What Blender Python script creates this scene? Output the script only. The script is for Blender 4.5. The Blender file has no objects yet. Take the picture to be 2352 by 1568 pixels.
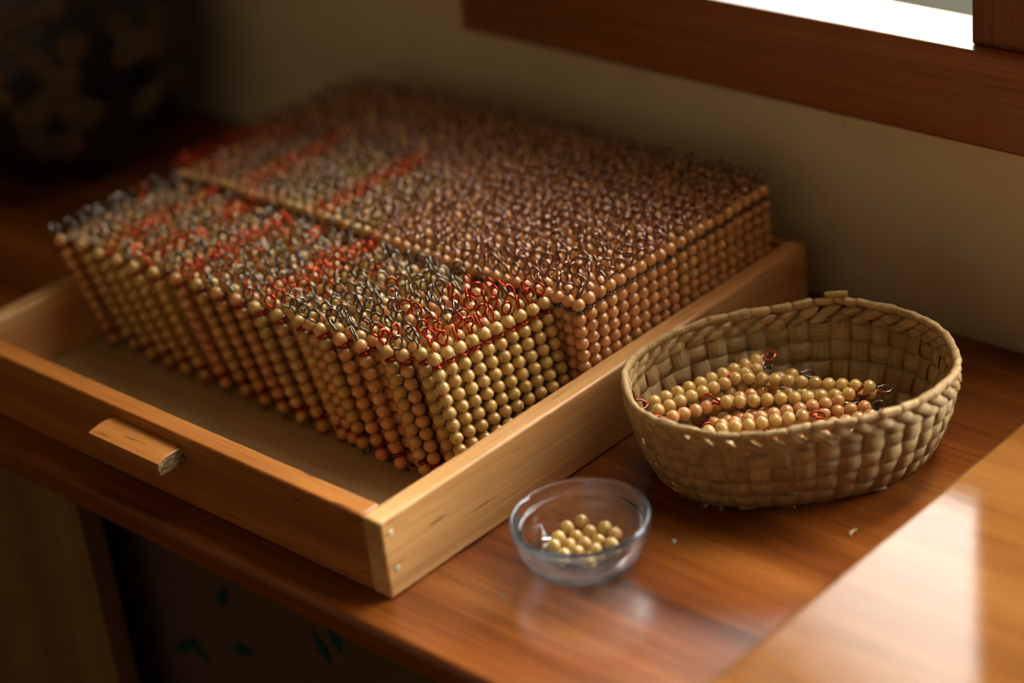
import bpy, bmesh, math, random
from mathutils import Matrix, Vector

random.seed(7)
S = 0.008                       # one bead spacing = 8 mm; all lengths below are in bead spacings
scene = bpy.context.scene
COL = scene.collection

# ------------------------------------------------------------------ camera
cd = bpy.data.cameras.new('camera')
cam = bpy.data.objects.new('camera', cd)
COL.objects.link(cam)
cd.sensor_width = 36.0
cd.lens = 5013.22 / 2352 * 36.0
cd.clip_start = 0.02
cd.clip_end = 100
R3 = Matrix(((0.672431, 0.414859, -0.612967), (-0.732545, 0.254536, -0.631339), (-0.105894, 0.873558, 0.475061)))
cam.matrix_world = Matrix.Translation(Vector((-66.9376, -81.5227, 72.7930)) * S) @ R3.to_4x4()
cd.dof.use_dof = True
cd.dof.focus_distance = 135.6 * S
cd.dof.aperture_fstop = 2.5
cd.dof.aperture_blades = 9
scene.camera = cam

# ------------------------------------------------------------------ overcast sky, exposure
world = bpy.data.worlds.new('overcast_sky')
scene.world = world
world.use_nodes = True
bg = world.node_tree.nodes['Background']
bg.inputs[0].default_value = (1.0, 0.975, 0.935, 1)
bg.inputs[1].default_value = 27.0
scene.view_settings.view_transform = 'Standard'
scene.view_settings.look = 'None'
scene.view_settings.gamma = 1.0
scene.view_settings.use_curve_mapping = False
scene.view_settings.exposure = 1.3

# window opening in the back wall (X = wall plane), bead-spacing units
WX, WALLT = 44.5, 10.0
WY0, WY1, WZ0, WZ1 = -14.0, 30.5, 20.6, 172.0      # window in front of the camera
DY0, DY1, DZ0, DZ1 = -122.0, -26.0, 3.0, 172.0      # tall glazed opening beside it
RX0, RY0, RY1, RZ0, RZ1 = -170.0, -190.0, 150.0, -92.0, 190.0      # the room


def portal(name, loc, rot, w, h):
    pl = bpy.data.lights.new(name, 'AREA')
    pl.shape = 'RECTANGLE'
    pl.size = w * S
    pl.size_y = h * S
    pl.cycles.is_portal = True
    po = bpy.data.objects.new(name, pl)
    COL.objects.link(po)
    po.location = Vector(loc) * S
    po.rotation_euler = rot


portal('tall_window_daylight', (WX + 5.2, (DY0 + DY1) / 2, (DZ0 + DZ1) / 2), (0, math.radians(90), 0), DZ1 - DZ0, DY1 - DY0)
portal('window_daylight', (WX + 5.2, (WY0 + WY1) / 2, (WZ0 + WZ1) / 2), (0, math.radians(90), 0), WZ1 - WZ0, WY1 - WY0)


# ------------------------------------------------------------------ materials
def lin(r, g, b):
    f = lambda c: c / 12.92 if c <= 0.04045 else ((c + 0.055) / 1.055) ** 2.4
    return (f(r / 255), f(g / 255), f(b / 255), 1)


def base_mat(name, rough=0.5, spec=0.5):
    m = bpy.data.materials.new(name)
    m.use_nodes = True
    nt = m.node_tree
    b = nt.nodes['Principled BSDF']
    b.inputs['Roughness'].default_value = rough
    b.inputs['Specular IOR Level'].default_value = spec
    return m, nt, b


def ramp(nt, fac, stops):
    r = nt.nodes.new('ShaderNodeValToRGB')
    el = r.color_ramp.elements
    while len(el) > 1:
        el.remove(el[-1])
    el[0].position, el[0].color = stops[0]
    for p, c in stops[1:]:
        e = el.new(p)
        e.color = c
    nt.links.new(fac, r.inputs[0])
    return r.outputs[0]


def coords(nt, scale, kind='Object', rnd=0.0):
    tc = nt.nodes.new('ShaderNodeTexCoord')
    mp = nt.nodes.new('ShaderNodeMapping')
    mp.inputs['Scale'].default_value = scale
    nt.links.new(tc.outputs[kind], mp.inputs[0])
    if rnd:
        oi = nt.nodes.new('ShaderNodeObjectInfo')
        mu = nt.nodes.new('ShaderNodeMath')
        mu.operation = 'MULTIPLY'
        mu.inputs[1].default_value = rnd
        nt.links.new(oi.outputs['Random'], mu.inputs[0])
        nt.links.new(mu.outputs[0], mp.inputs['Location'])
    return mp.outputs[0]


def noise(nt, vec, scale=1.0, detail=4, rough=0.55, dist=0.0):
    n = nt.nodes.new('ShaderNodeTexNoise')
    n.inputs['Scale'].default_value = scale
    n.inputs['Detail'].default_value = detail
    n.inputs['Roughness'].default_value = rough
    n.inputs['Distortion'].default_value = dist
    nt.links.new(vec, n.inputs['Vector'])
    return n.outputs['Fac']


def bump(nt, b, h, strength=0.2, dist=0.001):
    bp = nt.nodes.new('ShaderNodeBump')
    bp.inputs['Strength'].default_value = strength
    bp.inputs['Distance'].default_value = dist
    nt.links.new(h, bp.inputs['Height'])
    nt.links.new(bp.outputs[0], b.inputs['Normal'])


def mixc(nt, fac, a, b, mode='MIX'):
    m = nt.nodes.new('ShaderNodeMix')
    m.data_type = 'RGBA'
    m.blend_type = mode
    for s, v in ((0, fac), (6, a), (7, b)):
        if hasattr(v, 'is_linked'):
            nt.links.new(v, m.inputs[s])
        else:
            m.inputs[s].default_value = v
    return m.outputs[2]


def wood(name, dark, mid, light, axis='Y', rough=0.35, across=55, along=3.0, spec=0.5, fine=0.35, coat=0.0, pores=True):
    """grain runs along the object's AXIS"""
    m, nt, b = base_mat(name, rough, spec)
    sc = [across] * 3
    sc['XYZ'.index(axis)] = along
    v = coords(nt, sc, rnd=9.0)
    n1 = noise(nt, v, 1.0, 5, 0.6, 0.6)
    sf = [across * 14] * 3
    sf['XYZ'.index(axis)] = along * 6
    n2 = noise(nt, coords(nt, sf, rnd=5.0), 1.0, 3, 0.6)
    c = ramp(nt, n1, [(0.28, lin(*dark)), (0.5, lin(*mid)), (0.72, lin(*light))])
    f2 = ramp(nt, n2, [(0.3, (1 - fine, 1 - fine, 1 - fine, 1)), (0.62, (1, 1, 1, 1))])
    c = mixc(nt, 1.0, c, f2, 'MULTIPLY')
    if pores:
        sp = [across * 9] * 3
        sp['XYZ'.index(axis)] = along * 12
        n3 = noise(nt, coords(nt, sp, rnd=3.0), 1.0, 1, 0.4)
        f3 = ramp(nt, n3, [(0.71, (1, 1, 1, 1)), (0.76, (0.45, 0.36, 0.3, 1))])
        c = mixc(nt, 1.0, c, f3, 'MULTIPLY')
    nt.links.new(c, b.inputs['Base Color'])
    bump(nt, b, n2, 0.12, 0.0004)
    if coat:
        b.inputs['Coat Weight'].default_value = coat
        b.inputs['Coat Roughness'].default_value = 0.12
    return m


MAT = {}
MAT['shelf'] = wood('varnished_pine_shelf', (86, 39, 11), (130, 67, 22), (156, 91, 37), 'Y', 0.22, 26, 2.2, 0.45, 0.28, pores=False)
MAT['board'] = wood('lacquered_board', (108, 62, 22), (132, 82, 36), (150, 100, 50), 'Y', 0.07, 40, 2.5, 0.42, 0.18, pores=False)
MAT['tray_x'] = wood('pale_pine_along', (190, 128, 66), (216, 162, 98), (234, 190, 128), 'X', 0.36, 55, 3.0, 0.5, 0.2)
MAT['tray_y'] = wood('shaded_orange_pine', (150, 82, 30), (182, 112, 48), (202, 138, 72), 'Y', 0.36, 55, 3.0, 0.5, 0.22)  # orange pine, darkened so the colour carries the front wall's shade
MAT['ply'] = wood('tray_base_ply', (168, 136, 92), (196, 164, 116), (210, 182, 136), 'Y', 0.5, 20, 3.0, 0.4, 0.1, pores=False)
MAT['rail'] = wood('window_pine', (126, 68, 28), (152, 88, 40), (170, 108, 58), 'Y', 0.3, 40, 2.0, 0.5, 0.3, pores=False)
MAT['post'] = wood('window_pine_post', (104, 54, 22), (132, 74, 34), (150, 92, 46), 'Z', 0.3, 60, 2.0, 0.5, 0.35, pores=False)
MAT['cabinet'] = wood('cabinet_panel', (110, 74, 40), (130, 92, 54), (146, 106, 66), 'Z', 0.5, 26, 2.5, 0.4, 0.2, pores=False)


def end_grain():
    m, nt, b = base_mat('rough_sawn_end_grain', 0.7, 0.3)
    n = noise(nt, coords(nt, (260, 900, 900)), 1.0, 4, 0.7, 1.2)
    c = ramp(nt, n, [(0.38, lin(96, 62, 28)), (0.6, lin(220, 190, 130))])
    nt.links.new(c, b.inputs['Base Color'])
    bump(nt, b, n, 0.6, 0.001)
    return m


MAT['endgrain'] = end_grain()


def plaster():
    m, nt, b = base_mat('beige_plaster', 0.8, 0.25)
    n = noise(nt, coords(nt, (6, 6, 6)), 1.0, 6, 0.6)
    c = ramp(nt, n, [(0.3, lin(214, 194, 158)), (0.7, lin(232, 214, 182))])
    n2 = noise(nt, coords(nt, (40, 40, 40)), 1.0, 3, 0.6)
    f = ramp(nt, n2, [(0.70, (1, 1, 1, 1)), (0.78, (0.75, 0.72, 0.68, 1))])
    c = mixc(nt, 1.0, c, f, 'MULTIPLY')
    nt.links.new(c, b.inputs['Base Color'])
    bump(nt, b, noise(nt, coords(nt, (160, 160, 160)), 1.0, 4, 0.6), 0.15, 0.0008)
    return m


MAT['plaster'] = plaster()


def plain(name, col, rough=0.6, spec=0.4, metal=0.0, var=0.0, nscale=80):
    m, nt, b = base_mat(name, rough, spec)
    n = noise(nt, coords(nt, (nscale,) * 3), 1.0, 3, 0.6)
    a = lin(*col)
    d = tuple(x * (1 - 0.25 - var) for x in a[:3]) + (1,)
    nt.links.new(ramp(nt, n, [(0.3, d), (0.65, a)]), b.inputs['Base Color'])
    b.inputs['Metallic'].default_value = metal
    return m


def bead_mat(name, a, b2):
    m, nt, b = base_mat(name, 0.24, 0.65)
    oi = nt.nodes.new('ShaderNodeObjectInfo')
    c = mixc(nt, oi.outputs['Random'], lin(*a), lin(*b2))
    n = noise(nt, coords(nt, (420,) * 3, rnd=7.0), 1.0, 3, 0.6)
    f = ramp(nt, n, [(0.3, (0.93, 0.92, 0.9, 1)), (0.6, (1, 1, 1, 1))])
    nt.links.new(mixc(nt, 1.0, c, f, 'MULTIPLY'), b.inputs['Base Color'])
    b.inputs['Sheen Weight'].default_value = 0.08
    b.inputs['Coat Weight'].default_value = 0.7
    b.inputs['Coat Roughness'].default_value = 0.13
    return m


MAT['gold'] = bead_mat('golden_bead', (212, 172, 92), (202, 158, 80))
MAT['tan'] = bead_mat('tan_bead', (216, 158, 86), (206, 146, 76))
MAT['pink'] = bead_mat('peach_bead', (222, 158, 94), (212, 146, 82))


def wire_mat(name, col, rough, metal):
    m, nt, b = base_mat(name, rough, 0.5)
    n = noise(nt, coords(nt, (500,) * 3), 1.0, 2, 0.5)
    a = lin(*col)
    nt.links.new(ramp(nt, n, [(0.3, tuple(x * 0.7 for x in a[:3]) + (1,)), (0.7, a)]), b.inputs['Base Color'])
    b.inputs['Metallic'].default_value = metal
    return m


MAT['steel'] = wire_mat('dull_steel_wire', (136, 126, 114), 0.2, 0.9)
MAT['bronze'] = wire_mat('brown_bronze_wire', (158, 122, 110), 0.2, 0.9)
MAT['red'] = wire_mat('red_copper_wire', (196, 66, 32), 0.16, 0.8)
MAT['copper'] = wire_mat('bright_copper_wire', (235, 120, 84), 0.22, 0.9)


def straw(name, a, b2, c3):
    m, nt, b = base_mat(name, 0.55, 0.35)
    v = coords(nt, (14, 260, 1), 'UV', rnd=4.0)
    n = noise(nt, v, 1.0, 4, 0.65, 0.2)
    v2 = coords(nt, (5, 3, 1), 'UV', rnd=8.0)
    n2 = noise(nt, v2, 1.0, 3, 0.5)
    c = ramp(nt, n, [(0.25, lin(*a)), (0.5, lin(*b2)), (0.75, lin(*c3))])
    f = ramp(nt, n2, [(0.3, (0.72, 0.66, 0.55, 1)), (0.65, (1, 1, 1, 1))])
    c = mixc(nt, 1.0, c, f, 'MULTIPLY')
    nt.links.new(c, b.inputs['Base Color'])
    bump(nt, b, n, 0.5, 0.0006)
    # thin straw lets some light through
    tr = nt.nodes.new('ShaderNodeBsdfTranslucent')
    nt.links.new(c, tr.inputs[0])
    ms = nt.nodes.new('ShaderNodeMixShader')
    ms.inputs[0].default_value = 0.22
    out = nt.nodes['Material Output']
    nt.links.new(b.outputs[0], ms.inputs[1])
    nt.links.new(tr.outputs[0], ms.inputs[2])
    nt.links.new(ms.outputs[0], out.inputs[0])
    return m


MAT['straw'] = straw('woven_straw', (150, 110, 60), (202, 168, 112), (230, 204, 154))


def glass(name, tint, rough=0.0):
    m, nt, b = base_mat(name, rough, 0.5)
    b.inputs['Base Color'].default_value = tint
    b.inputs['Transmission Weight'].default_value = 1.0
    b.inputs['IOR'].default_value = 1.48
    return m


MAT['glass'] = glass('clear_glass', (0.97, 0.99, 1.0, 1))
_nt = MAT['glass'].node_tree                            # pale-blue translucent haze, painting in the bowl's bright rim reflections
_df = _nt.nodes.new('ShaderNodeBsdfTranslucent')
_df.inputs[0].default_value = (0.72, 0.86, 0.95, 1)
_n = noise(_nt, coords(_nt, (90, 90, 90)), 1.0, 4, 0.6)
_mx = _nt.nodes.new('ShaderNodeMixShader')
_r = ramp(_nt, _n, [(0.3, (0.012, 0.012, 0.012, 1)), (0.7, (0.045, 0.045, 0.045, 1))])
_nt.links.new(_r, _mx.inputs[0])
_nt.links.new(_nt.nodes['Principled BSDF'].outputs[0], _mx.inputs[1])
_nt.links.new(_df.outputs[0], _mx.inputs[2])
_nt.links.new(_mx.outputs[0], _nt.nodes['Material Output'].inputs[0])


def pane_mat(name='window_pane_glass', tint=(0.57, 0.58, 0.58, 1)):
    m = bpy.data.materials.new(name)
    m.use_nodes = True
    nt = m.node_tree
    nt.nodes.remove(nt.nodes['Principled BSDF'])
    t = nt.nodes.new('ShaderNodeBsdfTransparent')
    t.inputs[0].default_value = tint
    g = nt.nodes.new('ShaderNodeBsdfGlossy')
    g.inputs['Roughness'].default_value = 0.02
    fr = nt.nodes.new('ShaderNodeFresnel')
    fr.inputs[0].default_value = 1.3
    ms = nt.nodes.new('ShaderNodeMixShader')
    nt.links.new(fr.outputs[0], ms.inputs[0])
    nt.links.new(t.outputs[0], ms.inputs[1])
    nt.links.new(g.outputs[0], ms.inputs[2])
    nt.links.new(ms.outputs[0], nt.nodes['Material Output'].inputs[0])
    return m


MAT['pane'] = pane_mat()
MAT['dimming_pane'] = pane_mat('dimming_pane_glass', (0.43, 0.435, 0.425, 1))  # unseen tint, put in to dim the daylight on the rail top
MAT['clear_pane'] = pane_mat('clear_pane_glass', (0.97, 0.98, 0.97, 1))
MAT['pot'] = plain('black_green_glaze', (16, 20, 16), 0.28, 0.5)
MAT['blossom'] = plain('dull_ochre_blossom', (84, 62, 32), 0.7, 0.3, var=0.2, nscale=200)
MAT['room'] = plain('room_wall_paint', (92, 80, 62), 0.85, 0.2, nscale=5)
MAT['ceiling'] = plain('ceiling_paint', (176, 164, 142), 0.9, 0.2, nscale=5)
MAT['floor'] = plain('dark_floor', (34, 23, 14), 0.6, 0.3, nscale=10)
MAT['ground'] = plain('mossy_ground', (92, 88, 64), 0.9, 0.2, nscale=3)
MAT['ledge'] = plain('dark_mossy_slate', (34, 33, 22), 0.9, 0.1, nscale=40)
MAT['plug'] = plain('pale_filler', (206, 196, 150), 0.6, 0.3)
MAT['fabric'] = plain('dark_brown_fabric', (92, 66, 50), 0.9, 0.2, nscale=300)
MAT['leafgreen'] = plain('teal_leaf_print', (16, 58, 46), 0.8, 0.2)
MAT['dust'] = plain('dust_fluff', (170, 170, 150), 0.9, 0.2)


# ------------------------------------------------------------------ mesh helpers (coordinates in bead spacings)
def mesh_from(name, verts, faces, mats, midx=None, smooth=True, uvs=None):
    me = bpy.data.meshes.new(name)
    me.from_pydata([(x * S, y * S, z * S) for x, y, z in verts], [], faces)
    for m in mats:
        me.materials.append(m)
    if midx:
        me.polygons.foreach_set('material_index', midx)
    me.polygons.foreach_set('use_smooth', [smooth] * len(faces))
    if uvs:
        ul = me.uv_layers.new(name='UVMap')
        flat = []
        for f in faces:
            for vi in f:
                flat.extend(uvs[vi])
        ul.data.foreach_set('uv', flat)
    me.update()
    return me


def obj(name, me, parent=None, loc=(0, 0, 0), rot=None, mat4=None):
    o = bpy.data.objects.new(name, me)
    COL.objects.link(o)
    if parent is not None:
        o.parent = parent
    if mat4 is not None:
        o.matrix_basis = mat4
    else:
        o.location = Vector(loc) * S
        if rot:
            o.rotation_euler = rot
    return o


def tag(o, label=None, cat=None, group=None, kind=None):
    if label:
        o['label'] = label
    if cat:
        o['category'] = cat
    if group:
        o['group'] = group
    if kind:
        o['kind'] = kind
    return o


def box_mesh(name, dims, mat, bev=0.15, seg=3, mats=None, face_mat=None, nose=False):
    """box from (0,0,0) to dims, edges rounded"""
    bm = bmesh.new()
    bmesh.ops.create_cube(bm, size=1.0)
    for v in bm.verts:
        v.co = Vector(((v.co.x + .5) * dims[0], (v.co.y + .5) * dims[1], (v.co.z + .5) * dims[2])) * S
    bm.normal_update()
    if face_mat:
        for f in bm.faces:
            f.material_index = face_mat(f.normal)
    if bev:
        bmesh.ops.bevel(bm, geom=[e for e in bm.edges if not nose or all(v.co.x < 1e-6 for v in e.verts)], offset=bev * S, segments=seg, profile=0.5, affect='EDGES', clamp_overlap=True)
    me = bpy.data.meshes.new(name)
    bm.to_mesh(me)
    bm.free()
    for m in (mats or [mat]):
        me.materials.append(m)
    # the flat sides keep their own normals, only the rounded edges are smooth
    me.polygons.foreach_set('use_smooth', [max(abs(c) for c in p.normal) < 0.9995 for p in me.polygons])
    return me


def box(name, lo, hi, mat, parent=None, bev=0.15, seg=3, **kw):
    d = [hi[i] - lo[i] for i in range(3)]
    return obj(name, box_mesh(name, d, mat, bev, seg, **kw), parent, lo)


def tube(points, r, seg=8, closed=False, cap=True):
    """verts and faces of a tube along points; r a number or list"""
    P = [Vector(p) for p in points]
    n = len(P)
    rr = r if isinstance(r, (list, tuple)) else [r] * n
    vs, fs = [], []
    t0 = (P[1] - P[0]).normalized()
    up = Vector((0, 0, 1)) if abs(t0.z) < 0.9 else Vector((1, 0, 0))
    nrm = (up - t0 * up.dot(t0)).normalized()
    for i in range(n):
        if closed:
            t = (P[(i + 1) % n] - P[i - 1]).normalized()
        elif i == 0:
            t = t0
        elif i == n - 1:
            t = (P[i] - P[i - 1]).normalized()
        else:
            t = (P[i + 1] - P[i - 1]).normalized()
        nrm = (nrm - t * nrm.dot(t))
        if nrm.length < 1e-6:
            nrm = t.orthogonal()
        nrm.normalize()
        bn = t.cross(nrm)
        for k in range(seg):
            a = 2 * math.pi * k / seg
            vs.append(tuple(P[i] + (nrm * math.cos(a) + bn * math.sin(a)) * rr[i]))
    m = n if closed else n - 1
    for i in range(m):
        j = (i + 1) % n
        for k in range(seg):
            k2 = (k + 1) % seg
            fs.append((i * seg + k, i * seg + k2, j * seg + k2, j * seg + k))
    if cap and not closed:
        fs.append(tuple(range(seg - 1, -1, -1)))
        fs.append(tuple((n - 1) * seg + k for k in range(seg)))
    return vs, fs


def sphere(c, rx, rz, seg=14, ring=9):
    vs, fs = [(c[0], c[1], c[2] + rz)], []
    for i in range(1, ring):
        th = math.pi * i / ring
        for k in range(seg):
            a = 2 * math.pi * k / seg
            vs.append((c[0] + rx * math.sin(th) * math.cos(a), c[1] + rx * math.sin(th) * math.sin(a), c[2] + rz * math.cos(th)))
    vs.append((c[0], c[1], c[2] - rz))
    for k in range(seg):
        k2 = (k + 1) % seg
        fs.append((0, 1 + k, 1 + k2))
        for i in range(ring - 2):
            a = 1 + i * seg
            fs.append((a + k, a + seg + k, a + seg + k2, a + k2))
        a = 1 + (ring - 2) * seg
        fs.append((a + k, len(vs) - 1, a + k2))
    return vs, fs


class Acc:
    def __init__(self):
        self.v, self.f, self.m = [], [], []

    def add(self, vf, mi=0):
        o = len(self.v)
        self.v += vf[0]
        self.f += [tuple(i + o for i in f) for f in vf[1]]
        self.m += [mi] * len(vf[1])
        return self

    def mesh(self, name, mats):
        return mesh_from(name, self.v, self.f, mats, self.m)


def lathe(profile, seg=64):
    """closed profile [(r, z)...] turned about z; r = 0 allowed at the ends"""
    vs, fs, rows = [], [], []
    for r, z in profile:
        if r < 1e-6:
            rows.append([len(vs)])
            vs.append((0, 0, z))
        else:
            rows.append(list(range(len(vs), len(vs) + seg)))
            for k in range(seg):
                a = 2 * math.pi * k / seg
                vs.append((r * math.cos(a), r * math.sin(a), z))
    for A, B in zip(rows[:-1], rows[1:]):
        for k in range(seg):
            k2 = (k + 1) % seg
            if len(A) == 1 and len(B) == 1:
                continue
            if len(A) == 1:
                fs.append((A[0], B[k], B[k2]))
            elif len(B) == 1:
                fs.append((A[k], B[0], A[k2]))
            else:
                fs.append((A[k], B[k], B[k2], A[k2]))
    return vs, fs


def smooth_profile(pts, n=6):
    out = []
    for i in range(len(pts) - 1):
        p0, p1, p2, p3 = pts[max(i - 1, 0)], pts[i], pts[i + 1], pts[min(i + 2, len(pts) - 1)]
        for k in range(n):
            t = k / n
            out.append(tuple(0.5 * (2 * p1[j] + (p2[j] - p0[j]) * t + (2 * p0[j] - 5 * p1[j] + 4 * p2[j] - p3[j]) * t * t
                                    + (3 * p1[j] - p0[j] - 3 * p2[j] + p3[j]) * t ** 3) for j in range(2)))
    out.append(pts[-1])
    return out


# ------------------------------------------------------------------ the room
def struct(o):
    o['kind'] = 'structure'
    return o


wall = bpy.data.objects.new('wall_back', None)
COL.objects.link(wall)
struct(wall)
# the wall around the window opening, as four masonry panels
for nm, lo, hi in (('wall_panel_below', (WX, -22.0, RZ0), (WX + WALLT, RY1, 14.05)),
                   ('wall_panel_below', (WX, RY0, RZ0), (WX + WALLT, -22.0, DZ0 - 4)),
                   ('wall_panel_above', (WX, RY0, WZ1 + 6), (WX + WALLT, RY1, RZ1)),
                   ('wall_panel_side', (WX, 34.2, 14.05), (WX + WALLT, RY1, WZ1 + 6)),
                   ('wall_panel_side', (WX, RY0, DZ0 - 4), (WX + WALLT, DY0 - 4, WZ1 + 6))):
    box(nm, lo, hi, MAT['plaster'], wall, bev=0)
struct(box('floor', (RX0, RY0, RZ0 - 4), (WX, RY1, RZ0), MAT['floor'], bev=0))
struct(box('ceiling', (RX0, RY0, RZ1), (WX, RY1, RZ1 + 4), MAT['ceiling'], bev=0))
struct(box('wall_left', (RX0, RY1, RZ0), (WX, RY1 + 4, RZ1), MAT['room'], bev=0))
struct(box('wall_right', (RX0, RY0 - 4, RZ0), (WX, RY0, RZ1), MAT['room'], bev=0))
struct(box('wall_front', (RX0 - 4, RY0, RZ0), (RX0, RY1, RZ1), MAT['room'], bev=0))
struct(box('ground', (-1200, -1600, -124), (1600, 900, -112), MAT['ground'], bev=0))

win = bpy.data.objects.new('window_1', None)
COL.objects.link(win)
struct(win)
XF = 43.9                                               # front face of the wooden frame
box('bottom_rail', (XF, -22.0, 14.1), (XF + 5.4, 34.0, WZ0), MAT['rail'], win, bev=0.22)
box('top_rail', (XF, -22.0, WZ1), (XF + 5.4, 34.0, WZ1 + 5.8), MAT['rail'], win, bev=0.22)
box('side_jamb', (XF + .1, 29.6, WZ0), (XF + 5.3, 33.9, WZ1), MAT['post'], win, bev=0.22)
box('side_jamb', (XF + 1.0, -17.6, WZ0), (XF + 4.6, -10.95, WZ1), MAT['post'], win, bev=0.18)
GB = 48.0                                               # unseen bar, added to part the dimming lower pane from the clear one
box('unseen_glazing_bar', (XF + 1.2, -10.95, GB - 1.5), (XF + 5.0, 29.6, GB + 1.5), MAT['rail'], win, bev=0.15)
box('pane', (XF + 4.4, -10.95, WZ0), (XF + 4.55, 29.6, GB - 1.5), MAT['dimming_pane'], win, bev=0)
box('pane', (XF + 4.4, -10.95, GB + 1.5), (XF + 4.55, 29.6, WZ1), MAT['clear_pane'], win, bev=0)
win2 = bpy.data.objects.new('window_2', None)
COL.objects.link(win2)
struct(win2)
box('bottom_rail', (XF, DY0 - 4, DZ0 - 4), (XF + 5.4, -22.0, DZ0), MAT['rail'], win2, bev=0.22)
box('top_rail', (XF, DY0 - 4, DZ1), (XF + 5.4, -22.0, DZ1 + 5.8), MAT['rail'], win2, bev=0.22)
for y0, y1 in ((-26.0, -22.0), (-76.0, -72.0), (DY0 - 4, DY0)):
    box('mullion', (XF + .1, y0, DZ0), (XF + 5.3, y1, DZ1), MAT['post'], win2, bev=0.2)
for y0, y1 in ((-72.0, -26.0), (DY0, -76.0)):
    box('pane', (XF + 4.4, y0, DZ0), (XF + 4.55, y1, DZ1), MAT['pane'], win2, bev=0)
box('outer_ledge', (XF + 5.4, -22.0, 13.0), (WX + 40, 34.2, 15.4), MAT['ledge'], win, bev=0.3)

# ------------------------------------------------------------------ the low cabinet whose top is the shelf
cab = bpy.data.objects.new('low_cabinet', None)
COL.objects.link(cab)
tag(cab, 'low open wooden cabinet with an orange varnished plank top under the window', 'cabinet')
EDGE = -2.7
for x0, x1, bv in ((EDGE, 31.5, 0.55), (31.5, 43.8, 0.02)):
    box('top_plank', (x0 + .012, -120, -2.0), (x1 - .012, 128, 0.0), MAT['shelf'], cab, bev=bv, seg=4, nose=x0 == EDGE)
box('front_panel', (-0.9, 30.6, -62), (1.0, 74, -2.0), MAT['cabinet'], cab, bev=0.2)
box('side_panel', (1.0, 71, -62), (43, 74, -2.0), MAT['cabinet'], cab, bev=0.1)
box('divider_panel', (0.5, -42, -62), (43, -39.5, -2.0), MAT['cabinet'], cab, bev=0.1)
box('back_panel', (42.8, -42, -62), (44.2, 74, -2.0), MAT['cabinet'], cab, bev=0)
box('lower_shelf', (0.4, -39.5, -62), (42.8, 71, -59.5), MAT['cabinet'], cab, bev=0.1)
box('plinth', (1.2, -42, -92), (43, 74, -62), MAT['cabinet'], cab, bev=0.1)

# a dark cloth-covered box with green leaf print inside the open compartment
fb = bpy.data.objects.new('storage_box', None)
COL.objects.link(fb)
tag(fb, 'dark brown cloth storage box printed with teal leaves inside the cabinet', 'box')
box('box_body', (4.0, -20, -59.4), (38, 62, -7.5), MAT['fabric'], fb, bev=1.0, seg=4)
box('box_lid', (3.6, -20.4, -7.5), (38.4, 62.4, -4.5), MAT['fabric'], fb, bev=0.8, seg=4)


def leaf_mesh():
    vs, fs = [], []
    n = 9
    for i in range(n + 1):
        t = i / n
        w = 0.9 * math.sin(math.pi * min(1, t * 1.02)) ** 0.8 * (1 - 0.25 * t)
        for dy in (-1, 0, 1):
            vs.append((-0.12 - (0.1 if dy == 0 else 0.0), dy * w, t * 4.2 - 2.1))
        if i:
            a = 3 * (i - 1)
            fs += [(a, a + 3, a + 4, a + 1), (a + 1, a + 4, a + 5, a + 2)]
    return mesh_from('leaf_print', vs, fs, [MAT['leafgreen']])


LEAF = leaf_mesh()
for y, z, r in ((28.6, -17.9, 0.9), (26.9, -17.4, -0.9), (22.7, -11.2, 0.7), (21.5, -15.2, 1.4), (12.7, -11.2, -0.6), (11.2, -9.6, -0.4), (4, -14, 0.8), (17, -22, 0.3), (-3, -12, 1.1)):
    obj('leaf_print', LEAF, fb, (4.0, y, z), (r, 0, 0)).scale = (0.62, 0.62, 0.62)

# ------------------------------------------------------------------ thick lacquered board standing proud of the shelf
bd = box('thick_board', (-2.0, -70, 0.0), (43.0, -22.75, 3.6), MAT['board'], bev=0.55, seg=5)
tag(bd, 'thick glossy lacquered wooden board reflecting the window beside the basket', 'board')

# ------------------------------------------------------------------ the tray
TH, TT, TL, TW, TFL = 5.32, 1.54, 41.3, 43.1, 0.57
tray = bpy.data.objects.new('wooden_tray', None)
COL.objects.link(tray)
tag(tray, 'pale pine wooden tray with a block handle holding rows of bead squares', 'tray')
box('long_side', (0, 0, 0), (TL, TT, TH), MAT['tray_x'], tray, bev=0.2, seg=4)
box('long_side', (0, TW - TT, 0), (TL, TW, TH), MAT['tray_x'], tray, bev=0.2, seg=4)
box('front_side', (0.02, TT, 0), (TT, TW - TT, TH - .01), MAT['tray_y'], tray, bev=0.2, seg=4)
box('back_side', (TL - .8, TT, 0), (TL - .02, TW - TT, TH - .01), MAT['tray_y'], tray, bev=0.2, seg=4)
box('tray_base', (TT - .1, TT - .1, 0.1), (TL - .9, TW - TT + .1, TFL), MAT['ply'], tray, bev=0)
PLUG = mesh_from('filler_plug', *[list(x) for x in lathe([(0, 0.04), (0.18, 0.035), (0.24, 0.0), (0.24, -0.05), (0, -0.05)], 14)], [MAT['plug']])
for x, z in ((0.66, 4.32), (0.78, 1.81), (TL - .7, 4.3), (TL - .7, 1.8)):
    obj('filler_plug', PLUG, tray, (x, 0.0, z), (math.radians(90), 0, 0))
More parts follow.
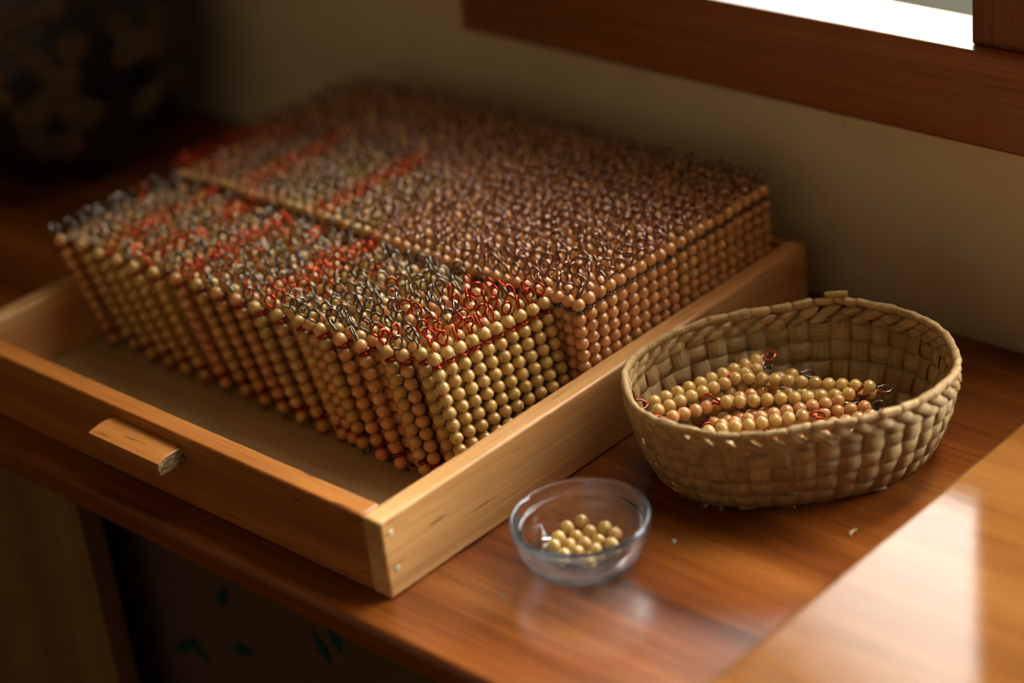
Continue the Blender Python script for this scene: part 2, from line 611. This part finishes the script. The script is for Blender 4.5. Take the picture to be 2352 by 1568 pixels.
# handle: a short block with a gently domed top and sawn end grain
hm = bmesh.new()
nx, ny = 8, 2
prof = []
for i in range(9):
    t = i / 8
    prof.append((-2.15 * t, 4.52 + 0.10 * math.sin(math.pi * t) - 0.10 * t * t))
prof += [(-2.17, 4.3), (-2.12, 3.55), (-2.0, 3.42), (0.06, 3.4)]
prof[0] = (0.06, 4.5)
hv, hf = [], []
Y0, Y1 = 17.8, 24.8
npf = len(prof)
ysteps = [Y0, Y0 + .06, Y1 - .06, Y1]
for yi, y in enumerate(ysteps):
    sh = 0.06 if yi in (0, 3) else 0.0
    for x, z in prof:
        hv.append((x + (sh if x < -1.9 else 0), y, z - (sh if z > 4.3 else -sh if z < 3.5 else 0)))
hmi = []
for yi in range(3):
    for k in range(npf - 1):
        a = yi * npf + k
        hf.append((a, a + npf, a + npf + 1, a + 1))
        hmi.append(0)
hf.append(tuple(range(npf)))
hf.append(tuple(3 * npf + k for k in range(npf - 1, -1, -1)))
hmi += [1, 1]
hm.free()
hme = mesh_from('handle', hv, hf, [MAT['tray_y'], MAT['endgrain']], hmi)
hme.set_sharp_from_angle(angle=math.radians(40))
tag(obj('handle', hme, tray), 'orange-brown block handle with rough sawn end')

# ------------------------------------------------------------------ bead squares
PV = 0.8443
BR = 0.432
BTOP = 8.85                                             # height of the top bead's centre in a standing square
OFFS = [0] + [1.25 + k for k in range(8)] + [9.5]
BZ = [BTOP - s * PV for s in OFFS]


def teardrop(z0, h, r, tilt, roll, up=1, seg=7, wr=0.075):
    """a wire eye that leaves the bead at z0, turns once and comes back"""
    pts = [(0, 0, -0.25), (0, 0, -0.05)]
    zc = h - r
    a0, a1 = math.radians(-62), math.radians(248)
    n = 15
    for i in range(n + 1):
        a = a0 + (a1 - a0) * i / n
        sq = 1.0
        pts.append((r * math.cos(a) * sq, 0.07 * (i / n - 0.3), zc + r * math.sin(a)))
    pts.append((-0.05, 0.10, 0.0))
    rot = Matrix.Rotation(tilt, 3, 'X') @ Matrix.Rotation(roll, 3, 'Y')
    out = []
    for p in pts:
        q = rot @ Vector(p) if p[2] > -0.04 else Vector(p)
        out.append((q.x, q.y, z0 + up * q.z))
    return tube(out, wr, seg)


BEAD = {}
for key in ('gold', 'tan', 'pink'):
    a = Acc().add(sphere((0, 0, 0), BR * 1.03, BR * 0.985, 20, 12))
    BEAD[key] = a.mesh('bead_' + key, [MAT[key]])

TOPS = [(0.98, 0.36, 0.05, 0.0), (1.06, 0.40, 0.22, 0.1), (0.92, 0.38, -0.25, -0.12), (1.12, 0.36, 0.38, 0.15), (1.0, 0.41, -0.1, 0.3), (1.08, 0.33, 0.15, -0.3)]
BOTS = [(0.46, 0.27, 0.9, 0.2), (0.44, 0.26, -1.0, 0.0), (0.46, 0.27, 0.8, 0.5)]
BAR = {}


def bar_mesh(wirekey, beadkey, hidden, v):
    """wire with its two eyes; HIDDEN: the unseen lower beads are kept on the wire"""
    k = (wirekey, beadkey if hidden else '', hidden, v)
    if k not in BAR:
        h, r, ti, ro = TOPS[v]
        A = Acc()
        A.add(teardrop(BTOP + BR * .92, h, r, ti, ro), 0)
        hb, rb, tb, ob = BOTS[v % 3]
        A.add(teardrop(BZ[-1] - BR * .92, hb, rb, tb, ob, -1, 5), 0)
        A.add(tube([(0, 0, BZ[-1] - .3), (0, 0, BTOP + .3)], 0.06, 5), 0)
        if hidden:
            for z in BZ[1:]:
                A.add(sphere((0, 0, z), BR, BR * .98, 10, 7), 1)
        BAR[k] = A.mesh('bead_bar', [MAT[wirekey], MAT[beadkey]] if hidden else [MAT[wirekey]])
    return BAR[k]


TIE = {}


def tie_mesh(wirekey):
    tr = 0.064 if wirekey == 'red' else 0.045
    if wirekey not in TIE:
        A = Acc()
        z = (BZ[0] + BZ[1]) / 2
        for sgn in (1, -1):
            pts = []
            for i in range(10 * 6 + 1):
                x = -0.18 + 9.36 * i / 60
                pts.append((x, sgn * 0.33 * math.cos(math.pi * x), z + 0.05 * math.sin(math.pi * 2 * x) * sgn))
            A.add(tube(pts, tr, 6))
        # end wraps round the outer bars
        for bx, dr in ((0, -1), (9, 1)):
            for q in range(2):
                zz = z - .06 + .12 * q
                pts = [(bx + 0.2 * math.cos(a), 0.2 * math.sin(a), zz) for a in [2 * math.pi * t / 10 for t in range(10)]]
                A.add(tube(pts, 0.06, 5, closed=True))
        TIE[wirekey] = A.mesh('tie_wire', [MAT[wirekey]])
    return TIE[wirekey]


ONES = ['', 'first', 'second', 'third', 'fourth', 'fifth', 'sixth', 'seventh', 'eighth', 'ninth', 'tenth', 'eleventh', 'twelfth', 'thirteenth', 'fourteenth', 'fifteenth', 'sixteenth', 'seventeenth', 'eighteenth', 'nineteenth']


def ordinal(n):
    if n < 20:
        return ONES[n]
    t = {2: 'twent', 3: 'thirt', 4: 'fort'}[n // 10]
    return t + 'ieth' if n % 10 == 0 else t + 'y-' + ONES[n % 10]


def bead_square(x0, ytop, lean, yaw, wires, beads, tie, full, ends, label, group, shear=0.0):
    """ten bars of ten beads wired into a square that stands on edge; full: every bead its own part; ends: bars whose beads all show"""
    sq = bpy.data.objects.new('bead_square', None)
    COL.objects.link(sq)
    R = Matrix.Rotation(yaw, 4, 'Z') @ Matrix.Rotation(-lean, 4, 'X')
    ztop = TFL + .14 + BTOP * math.cos(lean)
    base = Vector((x0, ytop, ztop)) - (R @ Vector((-BTOP * math.sin(shear), 0, BTOP)))
    sq.matrix_basis = Matrix.Translation(base * S) @ R
    tag(sq, label, 'bead square', group)
    for k in range(10):
        wk = wires(k)
        bk = beads(k)
        shown = full or k in ends
        b = obj('bead_bar', bar_mesh(wk, bk, not shown, random.randrange(6)), sq, (k + random.uniform(-.02, .02), random.uniform(-.02, .02), random.uniform(-.06, .06)))
        b.rotation_euler = (Matrix.Rotation(-shear, 3, 'Y') @ Matrix.Rotation(random.uniform(0, 6.28), 3, 'Z')).to_euler()
        for i, z in enumerate(BZ if shown else BZ[:1]):
            obj('bead', BEAD[bk], b, (random.uniform(-.015, .015), random.uniform(-.015, .015), z), (random.uniform(-.4, .4), random.uniform(-.4, .4), random.uniform(0, 6)))
    if tie:
        zt = (BZ[0] + BZ[1]) / 2
        obj('tie_wire', tie_mesh(tie), sq, (-zt * math.sin(shear), 0, zt * (math.cos(shear) - 1)))
        if full or ends:
            obj('tie_wire', tie_mesh(tie), sq, (-1.2 * math.sin(shear), 0, (BZ[-1] + BZ[-2]) / 2 - zt))
    return sq


WNAME = {'red': 'red copper loops', 'steel': 'dull grey loops', 'bronze': 'dark brown loops', 'mix': 'mixed red and grey loops'}
BNAME = {'gold': 'golden', 'tan': 'tan', 'pink': 'peach'}


def picker(kind):
    if kind == 'mix':
        return lambda k: 'red' if random.random() < 0.5 else 'steel'
    if kind == 'steel':
        return lambda k: 'steel' if random.random() < .93 else 'red'
    return lambda k: kind


# the loose leaning row beside the handle: (x of the near end, y of the top edge, lean, yaw)
rowA = [(10.73, 5.385, 0.221, -0.108), (10.75, 6.55, 0.235, -0.10), (10.15, 7.6, 0.248, -0.09), (9.92, 8.7, 0.26, -0.08)]
y = 8.7
seq = []
while y < 41.2:
    y += random.uniform(1.0, 1.05)
    seq.append(y)
for i, yy in enumerate(seq):
    fwd = (i % 2 == 1) or (i == 6)
    x = (9.72 + random.uniform(-.2, .2)) if fwd else (10.52 + random.uniform(-.12, .1))
    if yy > 30 and fwd:
        x -= 0.25
    rowA.append((x, yy, 0.30 + 0.05 * min(1, i / 28) - 0.03 * math.exp(-i / 3) + random.uniform(-.002, .002), -0.06 + 0.04 * min(1, (yy - 8) / 20) + random.uniform(-.003, .003)))
nA = len(rowA)
kindsA = []
for i, (x, yy, l, w) in enumerate(rowA):
    if i < 5:
        kindsA.append(['red', 'mix', 'mix', 'mix', 'steel'][i])
    elif 18.0 < yy < 20.4:
        kindsA.append('red')
    elif 26.4 < yy < 29.0 or 30.6 < yy < 32.2 or 34.2 < yy < 36.6:
        kindsA.append('red' if random.random() < .75 else 'mix')
    elif 12.0 < yy < 17.0 or yy > 37:
        kindsA.append('steel')
    else:
        kindsA.append('steel' if random.random() < .75 else 'mix')
beadA = ['gold', 'gold', 'tan', 'gold', 'pink', 'pink', 'gold', 'pink', 'gold', 'gold', 'tan']
for i, (x, yy, l, w) in enumerate(rowA):
    bk = beadA[i] if i < len(beadA) else random.choice(['gold', 'tan', 'gold', 'pink'])
    kd = kindsA[i]
    if i == 0:
        lab = 'golden bead square whose whole face shows at the open end of the handle-side row'
    else:
        lab = '%s bead square with %s, %s from basket end of handle-side row' % (BNAME[bk], WNAME[kd], ordinal(i + 1))
    bead_square(x, yy, l, w, picker(kd), (lambda k, bk=bk: bk), 'red', i == 0, (0,), lab, 'bead squares leaning in the handle-side row', 0.11 * max(0, min(1, (i - 4) / 24)))

# the two packed rows behind
nB = 41
for row, (x0, rowname, grp) in enumerate(((20.5, 'middle row', 'bead squares packed in the middle row'), (30.58, 'wall-side row', 'bead squares packed in the wall-side row'))):
    yb = 2.18 - 0.905
    for i in range(nB):
        t = max(0.0, (i - 15) / (nB - 1 - 15))
        lean = 0.42 * t ** 1.15 + random.uniform(-.002, .002)
        yb += 0.905 / math.cos(lean)
        yt = yb + BTOP * math.sin(lean)
        loose = i > 17
        xj = random.uniform(-.25, .25) if loose else random.uniform(-.05, .05)
        sh = (-0.10 if row == 0 else -0.04) * t
        xj = random.uniform(-.04, .04) + (0.45 if row == 0 else 0.1) * min(1, t * 1.5) + BTOP * math.sin(-sh) + (random.uniform(-.12, .06) if loose and row == 0 else 0)
        kd = 'bronze'
        bk = 'pink' if random.random() < .5 else 'tan'
        if row == 0 and i > 20:
            kd = 'steel' if random.random() < .8 else 'bronze'
            bk = random.choice(['tan', 'gold', 'tan'])
            if i in (24, 25, 32, 33, 37, 39, 40):
                kd = 'red'
        lab = '%s bead square with %s, %s from basket end of %s' % (BNAME[bk], WNAME[kd], ordinal(i + 1), rowname)
        pk = (lambda k, kd=kd: kd) if kd != 'steel' else (lambda k: 'steel' if random.random() < .9 else 'bronze')
        bead_square(x0 + xj, yt, lean, random.uniform(-.006, -.002), pk, (lambda k, bk=bk: bk), 'steel' if kd != 'red' else 'red', i == 0, (0,) if row == 0 else (), lab, grp, sh)

# ------------------------------------------------------------------ woven basket
BC = Vector((25.5, -10.2, 0))
EA = Vector((-0.746, 0.666, 0)).normalized()
EB = Vector((0.666, 0.746, 0)).normalized()
BH = 6.5
NST = 46


def wallpt(th, t, off=0.0, dz=0.0):
    """point of the basket wall, th round the oval, t = 0 base .. 1 rim, pushed out by off"""
    a = 8.35 + 1.75 * t + 0.75 * math.sin(math.pi * t) * 0.6
    b = 5.75 + 1.65 * t + 0.75 * math.sin(math.pi * t) * 0.6
    e = 2.25
    c, s = math.cos(th), math.sin(th)
    k = (abs(c) ** e + abs(s) ** e) ** (-1 / e)
    x, y2 = a * c * k, b * s * k
    nx_, ny_ = c / a, s / b
    ln = math.hypot(nx_, ny_)
    x += off * nx_ / ln
    y2 += off * ny_ / ln
    wob = 0.10 * math.sin(3 * th + 1) + 0.07 * math.sin(7 * th)
    z = BH * t + dz + wob * t + 0.12 * t * math.exp(-((th - 2.02) / 0.25) ** 2) + 0.25 * t * math.exp(-((th - 1.6) / 0.8) ** 2)
    p = EA * x + EB * y2
    return (p.x, p.y, z)


def ribbon(samples, thick):
    """solid strip; samples: list of (left point, right point, outward normal)"""
    vs, fs, uv = [], [], []
    L = 0
    prev = None
    for l, r, n in samples:
        l, r, n = Vector(l), Vector(r), Vector(n)
        mid = (l + r) / 2
        if prev is not None:
            L += (mid - prev).length
        prev = mid
        h = n * thick / 2
        bul = n * thick * 0.5
        for p, v in ((l + h * .3, 0), (mid + h + bul, .5), (r + h * .3, 1), (r - h * .3, 1), (mid - h + bul, .5), (l - h * .3, 0)):
            vs.append(tuple(p))
            uv.append((L * 0.05, v * 0.06))
    m = len(samples)
    for i in range(m - 1):
        for k in range(6):
            k2 = (k + 1) % 6
            fs.append((i * 6 + k, (i + 1) * 6 + k, (i + 1) * 6 + k2, i * 6 + k2))
    fs.append(tuple(range(6)))
    fs.append(tuple((m - 1) * 6 + k for k in range(5, -1, -1)))
    return vs, fs, uv


def normal_at(th, t):
    p = Vector(wallpt(th, t))
    q = Vector(wallpt(th, t, 0.1))
    n = q - p
    n.z = 0
    n.normalize()
    return n


bk_root = bpy.data.objects.new('woven_basket', None)
COL.objects.link(bk_root)
bk_root.location = BC * S
tag(bk_root, 'oval woven straw basket with twined rim holding loose bead bars', 'basket')
ROWS = [0.03, 0.215, 0.40, 0.585, 0.755]                # row boundaries of the plain weave
AMP = 0.15
for ri in range(4):
    t0, t1 = ROWS[ri] + .004, ROWS[ri + 1] - .004
    sam = []
    n = NST * 6
    for i in range(n + 1):
        th = 2 * math.pi * i / n
        off = AMP * math.cos(NST / 2 * th + math.pi * ri) * 1.25
        off = max(-AMP, min(AMP, off))
        sam.append((wallpt(th, t0, off), wallpt(th, t1, off), normal_at(th, (t0 + t1) / 2)))
    v, f, u = ribbon(sam, 0.09)
    obj('weft_strip', mesh_from('weft_strip', v, f, [MAT['straw']], uvs=u), bk_root)
for k in range(NST):
    thc = 2 * math.pi * (k) / NST
    hw = math.pi / NST * random.uniform(.88, .98)
    sam = []
    # from under the base up the wall
    for t in (0.0,):
        for fr in (0.35, 0.6, 0.85):
            l, r = Vector(wallpt(thc - hw, 0)), Vector(wallpt(thc + hw, 0))
            sam.append(((l.x * fr, l.y * fr, 0.12), (r.x * fr, r.y * fr, 0.12), (0, 0, -1)))
    m = 26
    for i in range(m + 1):
        t = 0.02 + (0.80 - 0.02) * i / m
        ph = 0
        for ri in range(4):
            if ROWS[ri] <= t:
                ph = ri
        # opposite side from the weft, blended between rows
        pos = (t - ROWS[0]) / ((ROWS[4] - ROWS[0]) / 4) - 0.5
        off = -AMP * 1.25 * math.cos(math.pi * pos + math.pi * k)
        off = max(-AMP, min(AMP, off))
        n_ = normal_at(thc, t)
        sam.append((wallpt(thc - hw, t, off), wallpt(thc + hw, t, off), n_))
    v, f, u = ribbon(sam, 0.08)
    obj('stake_strip', mesh_from('stake_strip', v, f, [MAT['straw']], uvs=u), bk_root)
# base disc of crossing strips
bs = []
for j in range(-4, 5):
    w = 1.2
    yb = j * 1.25
    if abs(yb) > 5.0:
        continue
    half = 7.6 * math.sqrt(max(0.05, 1 - (yb / 6.2) ** 2))
    sam = []
    for i in range(15):
        x = -half + 2 * half * i / 14
        o = 0.06 * math.cos(math.pi * (x / 1.25 + j))
        c = EA * x + EB * yb
        d = EB * w / 2
        sam.append(((c.x - d.x, c.y - d.y, .26 + o), (c.x + d.x, c.y + d.y, .26 + o), (0, 0, 1)))
    v, f, u = ribbon(sam, 0.08)
    obj('base_strip', mesh_from('base_strip', v, f, [MAT['straw']], uvs=u), bk_root)


def puff_mesh():
    """one twisted strand of twining: a fat slanted almond with folds"""
    vs, fs, uv = [], [], []
    n, sg = 12, 12
    for i in range(n + 1):
        t = i / n
        r = 0.34 * (0.2 + math.sin(math.pi * t) ** 0.75)
        for k in range(sg):
            a = 2 * math.pi * k / sg
            rr = r * (1 + 0.13 * math.cos(4 * a + 5 * t))
            tw = a + 0.7 * (t - .5)
            vs.append(((t - .5) * 1.72, rr * 0.78 * math.cos(tw), rr * 0.92 * math.sin(tw) + (t - .5) * 0.42))
            uv.append((t * .12, k / sg * .16))
    for i in range(n):
        for k in range(sg):
            k2 = (k + 1) % sg
            fs.append((i * sg + k, (i + 1) * sg + k, (i + 1) * sg + k2, i * sg + k2))
    fs.append(tuple(range(sg)))
    fs.append(tuple(n * sg + k for k in range(sg - 1, -1, -1)))
    return mesh_from('twined_strand', vs, fs, [MAT['straw']], uvs=uv)


def wrap_mesh():
    """one turn of the rim binding: a short creased sleeve, one end a little wider"""
    vs, fs, uv = [], [], []
    n, sg = 8, 14
    for i in range(n + 1):
        t = i / n
        base = 0.29 + 0.06 * t - 0.04 * (t < .06) - 0.10 * (t > .96)
        for k in range(sg):
            a = 2 * math.pi * k / sg
            rr = base * (1 + 0.05 * math.cos(7 * a + 2.0 * t) + 0.03 * math.sin(9 * t + a))
            vs.append(((t - .5) * 1.34, rr * 0.72 * math.cos(a), rr * 1.0 * math.sin(a)))
            uv.append((k / sg * .14, t * .10))
    for i in range(n):
        for k in range(sg):
            k2 = (k + 1) % sg
            fs.append((i * sg + k, (i + 1) * sg + k, (i + 1) * sg + k2, i * sg + k2))
    fs.append(tuple(range(sg)))
    fs.append(tuple(n * sg + k for k in range(sg - 1, -1, -1)))
    return mesh_from('rim_wrap', vs, fs, [MAT['straw']], uvs=uv)


PUFF, WRAP = puff_mesh(), wrap_mesh()


def frame_at(th, t, off, roll=0.0, pitch=0.0):
    p = Vector(wallpt(th, t, off))
    q = Vector(wallpt(th + 0.01, t, off)) - Vector(wallpt(th - 0.01, t, off))
    tx = q.normalized()
    n = normal_at(th, t)
    z = tx.cross(n)
    if z.z < 0:
        z = -z
    y_ = z.cross(tx)
    m = Matrix((tx, y_, z)).transposed().to_4x4()
    return Matrix.Translation(p * S) @ m @ Matrix.Rotation(roll, 4, 'X') @ Matrix.Rotation(pitch, 4, 'Y')


for ri, t in enumerate((0.805, 0.875)):
    for k in range(NST):
        th = 2 * math.pi * (k + 0.5 * ri) / NST
        mm = frame_at(th, t, random.uniform(-.02, .02), random.uniform(-.2, .2), random.uniform(-.06, .06))
        s = random.uniform(.92, 1.08)
        obj('twined_strand', PUFF, bk_root, mat4=mm @ Matrix.Diagonal((.84 * s, s, s, 1)))
for k in range(NST):
    th = 2 * math.pi * (k + .25) / NST
    mm = frame_at(th, 0.965, 0.0, random.uniform(-.6, .6), random.uniform(-.06, .14))
    s = random.uniform(.9, 1.12)
    obj('rim_wrap', WRAP, bk_root, mat4=mm @ Matrix.Diagonal((random.uniform(.98, 1.1), s, s * random.uniform(.82, 1.0), 1)))
# the tucked end of the binding stands up at the back
mm = frame_at(2.02, 1.03, 0.02, 0.3, -0.03)
obj('rim_wrap', WRAP, bk_root, mat4=mm @ Matrix.Diagonal((1.1, .8, .8, 1)))

# ------------------------------------------------------------------ bead bars in the basket
BARL = {}


def loose_bar_mesh(w1, w2, v):
    k = (w1, w2, v)
    if k not in BARL:
        A = Acc()
        L = 9 * PV
        h, r, ti, ro = TOPS[v]
        A.add(teardrop(L + BR * .9, h, r, ti, ro, 1, 9), 0)
        h, r, ti, ro = TOPS[(v + 2) % 6]
        A.add(teardrop(-BR * .9, h, r, ti, ro, -1, 9), 1)
        A.add(tube([(0, 0, -.3), (0, 0, L + .3)], 0.06, 6), 0)
        BARL[k] = A.mesh('bead_bar_wire', [MAT[w1], MAT[w2]])
    return BARL[k]


def loose_bar(p, q, anchor, bk, w1, w2, v, spin, label):
    p, q = Vector(p), Vector(q)
    d = (q - p).normalized()
    base = p if anchor == 'p' else q - d * 9 * PV
    rot = d.to_track_quat('Z', 'Y').to_matrix().to_4x4() @ Matrix.Rotation(spin, 4, 'Z')
    root = bpy.data.objects.new('bead_bar', None)
    COL.objects.link(root)
    root.matrix_basis = Matrix.Translation(base * S) @ rot
    tag(root, label, 'bead bar', 'bead bars in the basket')
    obj('wire', loose_bar_mesh(w1, w2, v), root)
    for i in range(10):
        obj('bead', BEAD[bk], root, (random.uniform(-.02, .02), random.uniform(-.02, .02), i * PV), (random.uniform(-.4, .4), random.uniform(-.4, .4), random.uniform(0, 6)))
    return root


loose_bar((26.62, -6.07, 3.75), (29.65, -12.45, 3.60), 'p', 'gold', 'steel', 'red', 0, 0.2, 'golden bead bar lying topmost in the basket, upright red loop at its tray end')
loose_bar((23.48, -6.72, 3.75), (28.6, -11.9, 3.35), 'p', 'gold', 'red', 'red', 1, 1.6, 'golden bead bar across the middle of the pile, flat red loop at tray end')
loose_bar((21.12, -2.88, 3.75), (28.09, -5.37, 4.0), 'p', 'gold', 'copper', 'copper', 2, 0.4, 'golden bead bar against the basket wall ending in a raised bright copper loop')
loose_bar((20.40, -3.75, 3.75), (27.28, -5.75, 3.75), 'p', 'gold', 'steel', 'red', 3, 1.0, 'golden bead bar second from the basket wall on the tray side')
loose_bar((20.35, -4.95, 3.70), (26.95, -7.0, 2.9), 'p', 'pink', 'bronze', 'red', 4, 0.7, 'peach bead bar slipping under the bar across the pile')
loose_bar((22.3, -6.6, 2.75), (27.3, -10.2, 2.6), 'p', 'pink', 'steel', 'red', 5, 0.2, 'peach bead bar buried below the bar across the pile')
loose_bar((21.7, -7.7, 3.3), (26.59, -10.9, 3.2), 'p', 'pink', 'bronze', 'red', 0, 0.9, 'peach bead bar next below the bar across the pile')
loose_bar((21.4, -8.6, 3.55), (25.0, -11.35, 3.45), 'q', 'gold', 'red', 'steel', 1, 0.1, 'golden bead bar at the front of the basket ending in a large upright red loop')
loose_bar((24.65, -9.5, 2.6), (28.9, -13.2, 2.75), 'q', 'tan', 'steel', 'red', 2, 1.5, 'tan bead bar ending in a pale shiny loop near the board end of the basket')
loose_bar((22.9, -11.6, 3.3), (28.0, -14.3, 2.9), 'q', 'pink', 'steel', 'red', 3, 0.6, 'peach bead bar hugging the outer basket wall near the board')
loose_bar((26.6, -6.0, 2.45), (29.54, -10.4, 2.5), 'p', 'gold', 'red', 'steel', 4, 0.4, 'golden bead bar hidden beneath the topmost bar')
loose_bar((23.2, -3.9, 2.85), (29.26, -7.46, 3.1), 'q', 'gold', 'steel', 'steel', 5, 0.3, 'golden bead bar at the back of the basket with dark grey loops')
loose_bar((19.9, -8.6, 2.9), (24.4, -12.9, 2.75), 'p', 'pink', 'steel', 'red', 1, 0.3, 'peach bead bar lowest along the outer basket wall')
k = 0
UNDER = [(-3.0, 1.0), (-1.6, .95), (-.2, 1.0), (1.2, .95), (2.6, 1.0), (-2.4, 1.82), (-.9, 1.85), (.6, 1.82), (2.2, 1.85), (3.6, 1.8)]
UN = ['first', 'second', 'third', 'fourth', 'fifth']
for off, z in UNDER:
    c = BC + EB * off + EA * random.uniform(-.4, .4)
    d = (EA + EB * random.uniform(-.12, .12)).normalized() * 3.85
    loose_bar((c.x - d.x, c.y - d.y, z), (c.x + d.x, c.y + d.y, z), 'p', random.choice(['gold', 'pink', 'tan']), 'steel', 'red', k % 6, random.uniform(0, 6),
              'bead bar in the %s layer of the basket pile, %s from the outer side' % ('bottom' if z < 1.4 else 'second', UN[k % 5]))
    k += 1

# ------------------------------------------------------------------ glass bowl with loose beads
outer = smooth_profile([(1.7, 0.02), (2.4, 0.14), (3.2, 0.7), (3.78, 1.65), (4.03, 2.6), (4.08, 3.0), (4.16, 3.3)], 6)
inner = smooth_profile([(3.80, 3.34), (3.72, 3.1), (3.66, 2.86), (3.44, 2.70), (3.34, 2.2), (2.95, 1.4), (2.2, 0.85), (1.3, 0.66)], 6)
prof = [(0, 0.10), (1.2, 0.10), (1.6, 0.0)] + outer + [(4.14, 3.42), (4.07, 3.52), (3.97, 3.52), (3.88, 3.44)] + inner + [(0, 0.62)]
bowl = obj('glass_bowl', mesh_from('glass_bowl', *lathe(prof, 96), [MAT['glass']]), None, (9.05, -7.1, 0.01))
bowl.data.flip_normals()
tag(bowl, 'small clear glass bowl with a thick rim holding loose golden beads', 'bowl')
LB = [(9.92, -5.11), (10.83, -5.48), (10.51, -6.37), (11.18, -7.0), (10.99, -7.9), (8.94, -5.28), (8.89, -6.15), (9.53, -6.8), (10.21, -7.3), (8.15, -5.6), (8.6, -7.05), (9.39, -7.75), (9.75, -5.95), (7.95, -6.55), (8.5, -8.0), (10.2, -8.3)]
for i, (x, yy) in enumerate(LB):
    r = math.hypot(x - 9.05, yy + 7.1)
    z = 1.12 + (0.0 if r < 1.2 else (r - 1.2) * .30)
    b = obj('loose_bead', BEAD['gold'], None, (x, yy, z), (random.uniform(0, 3), random.uniform(0, 3), 0))
    tag(b, 'single golden bead lying loose in the glass bowl', 'bead', 'loose beads in the glass bowl')

# ------------------------------------------------------------------ dark pot with blossoms at the far end of the shelf
pot = bpy.data.objects.new('dark_pot', None)
COL.objects.link(pot)
PC = (31.4, 71.5)
pot.location = Vector((PC[0], PC[1], 0)) * S
tag(pot, 'big black-green glazed pot with dull ochre blossoms at the dark end of the shelf', 'pot')
pp = smooth_profile([(5.0, 0.0), (5.8, .3), (8.6, 2.2), (11.2, 6.0), (12.4, 11.5), (12.2, 17.0), (10.6, 22.5), (9.0, 26.0), (9.4, 28.5)], 5)
pin = [(r - .8, z) for r, z in reversed(pp) if z > .8]
pv, pf = lathe([(0, 0.05)] + pp + pin + [(0, 1.2)], 56)
obj('pot_body', mesh_from('pot_body', pv, pf, [MAT['pot']]), pot)


def blossom_mesh():
    A = Acc()
    for k in range(6):
        a = 2 * math.pi * k / 6
        vs, fs = sphere((0, 0, 0), 1.0, .22, 10, 6)
        vs = [(.95 + x * .85, y2 * .62, z) for x, y2, z in vs]
        vs = [(x * math.cos(a) - y2 * math.sin(a), x * math.sin(a) + y2 * math.cos(a), z) for x, y2, z in vs]
        A.add((vs, fs))
    A.add(sphere((0, 0, .12), .5, .35, 10, 6))
    return A.mesh('blossom', [MAT['blossom']])


BLO = blossom_mesh()
R_ = random.Random(3)


def potr(z):
    for (r0, z0), (r1, z1) in zip(pp[:-1], pp[1:]):
        if z0 <= z <= z1 and z1 > z0:
            return r0 + (r1 - r0) * (z - z0) / (z1 - z0)
    return 9.0


# azimuths face the room; two drooping sprays
spray = []
for cz, ca, n in ((8.5, -2.25, 16), (14.5, -2.3, 12), (10.5, -1.42, 9), (15.5, -1.5, 8), (9, -3.2, 6)):
    for _ in range(n):
        spray.append((ca + R_.uniform(-.3, .3), cz + R_.uniform(-3.2, 3.2)))
for a, z in spray:
    r = potr(z) + 0.05
    n = Vector((math.cos(a), math.sin(a), 0))
    m = n.to_track_quat('Z', 'Y').to_matrix().to_4x4() @ Matrix.Rotation(R_.uniform(0, 6), 4, 'Z')
    s = R_.uniform(.55, .95)
    obj('blossom', BLO, pot, mat4=Matrix.Translation(Vector((n.x * r, n.y * r, z)) * S) @ m @ Matrix.Diagonal((s, s, s, 1)))

# ------------------------------------------------------------------ crumbs on the shelf
sl = [(0.42 * math.cos(a) + 20.37, 0.42 * math.sin(a) - 18.5, 0.09 + .03 * math.sin(3 * a)) for a in [0.6 + 2.2 * i / 12 for i in range(13)]]
v, f = tube(sl, [0.02 + 0.06 * math.sin(math.pi * i / 12) for i in range(13)], 6)
tag(obj('straw_sliver', mesh_from('straw_sliver', v, f, [MAT['plug']])), 'curled pale straw sliver on the shelf between basket and thick board', 'sliver')
for x, yy, s, lab in ((13.76, -9.92, .16, 'grey fluff speck on the shelf between glass bowl and basket'), (15.6, -1.6, .07, 'tiny pale crumb on the shelf close to the tray side'), (3.9, -5.4, .08, 'tiny pale crumb on the shelf between bowl and cabinet edge')):
    A = Acc()
    for j in range(3):
        A.add(sphere((x + random.uniform(-s, s), yy + random.uniform(-s, s), s * .5), s * random.uniform(.6, 1), s * .5, 8, 5))
    tag(obj('crumb', A.mesh('crumb', [MAT['dust']])), lab, 'crumb')
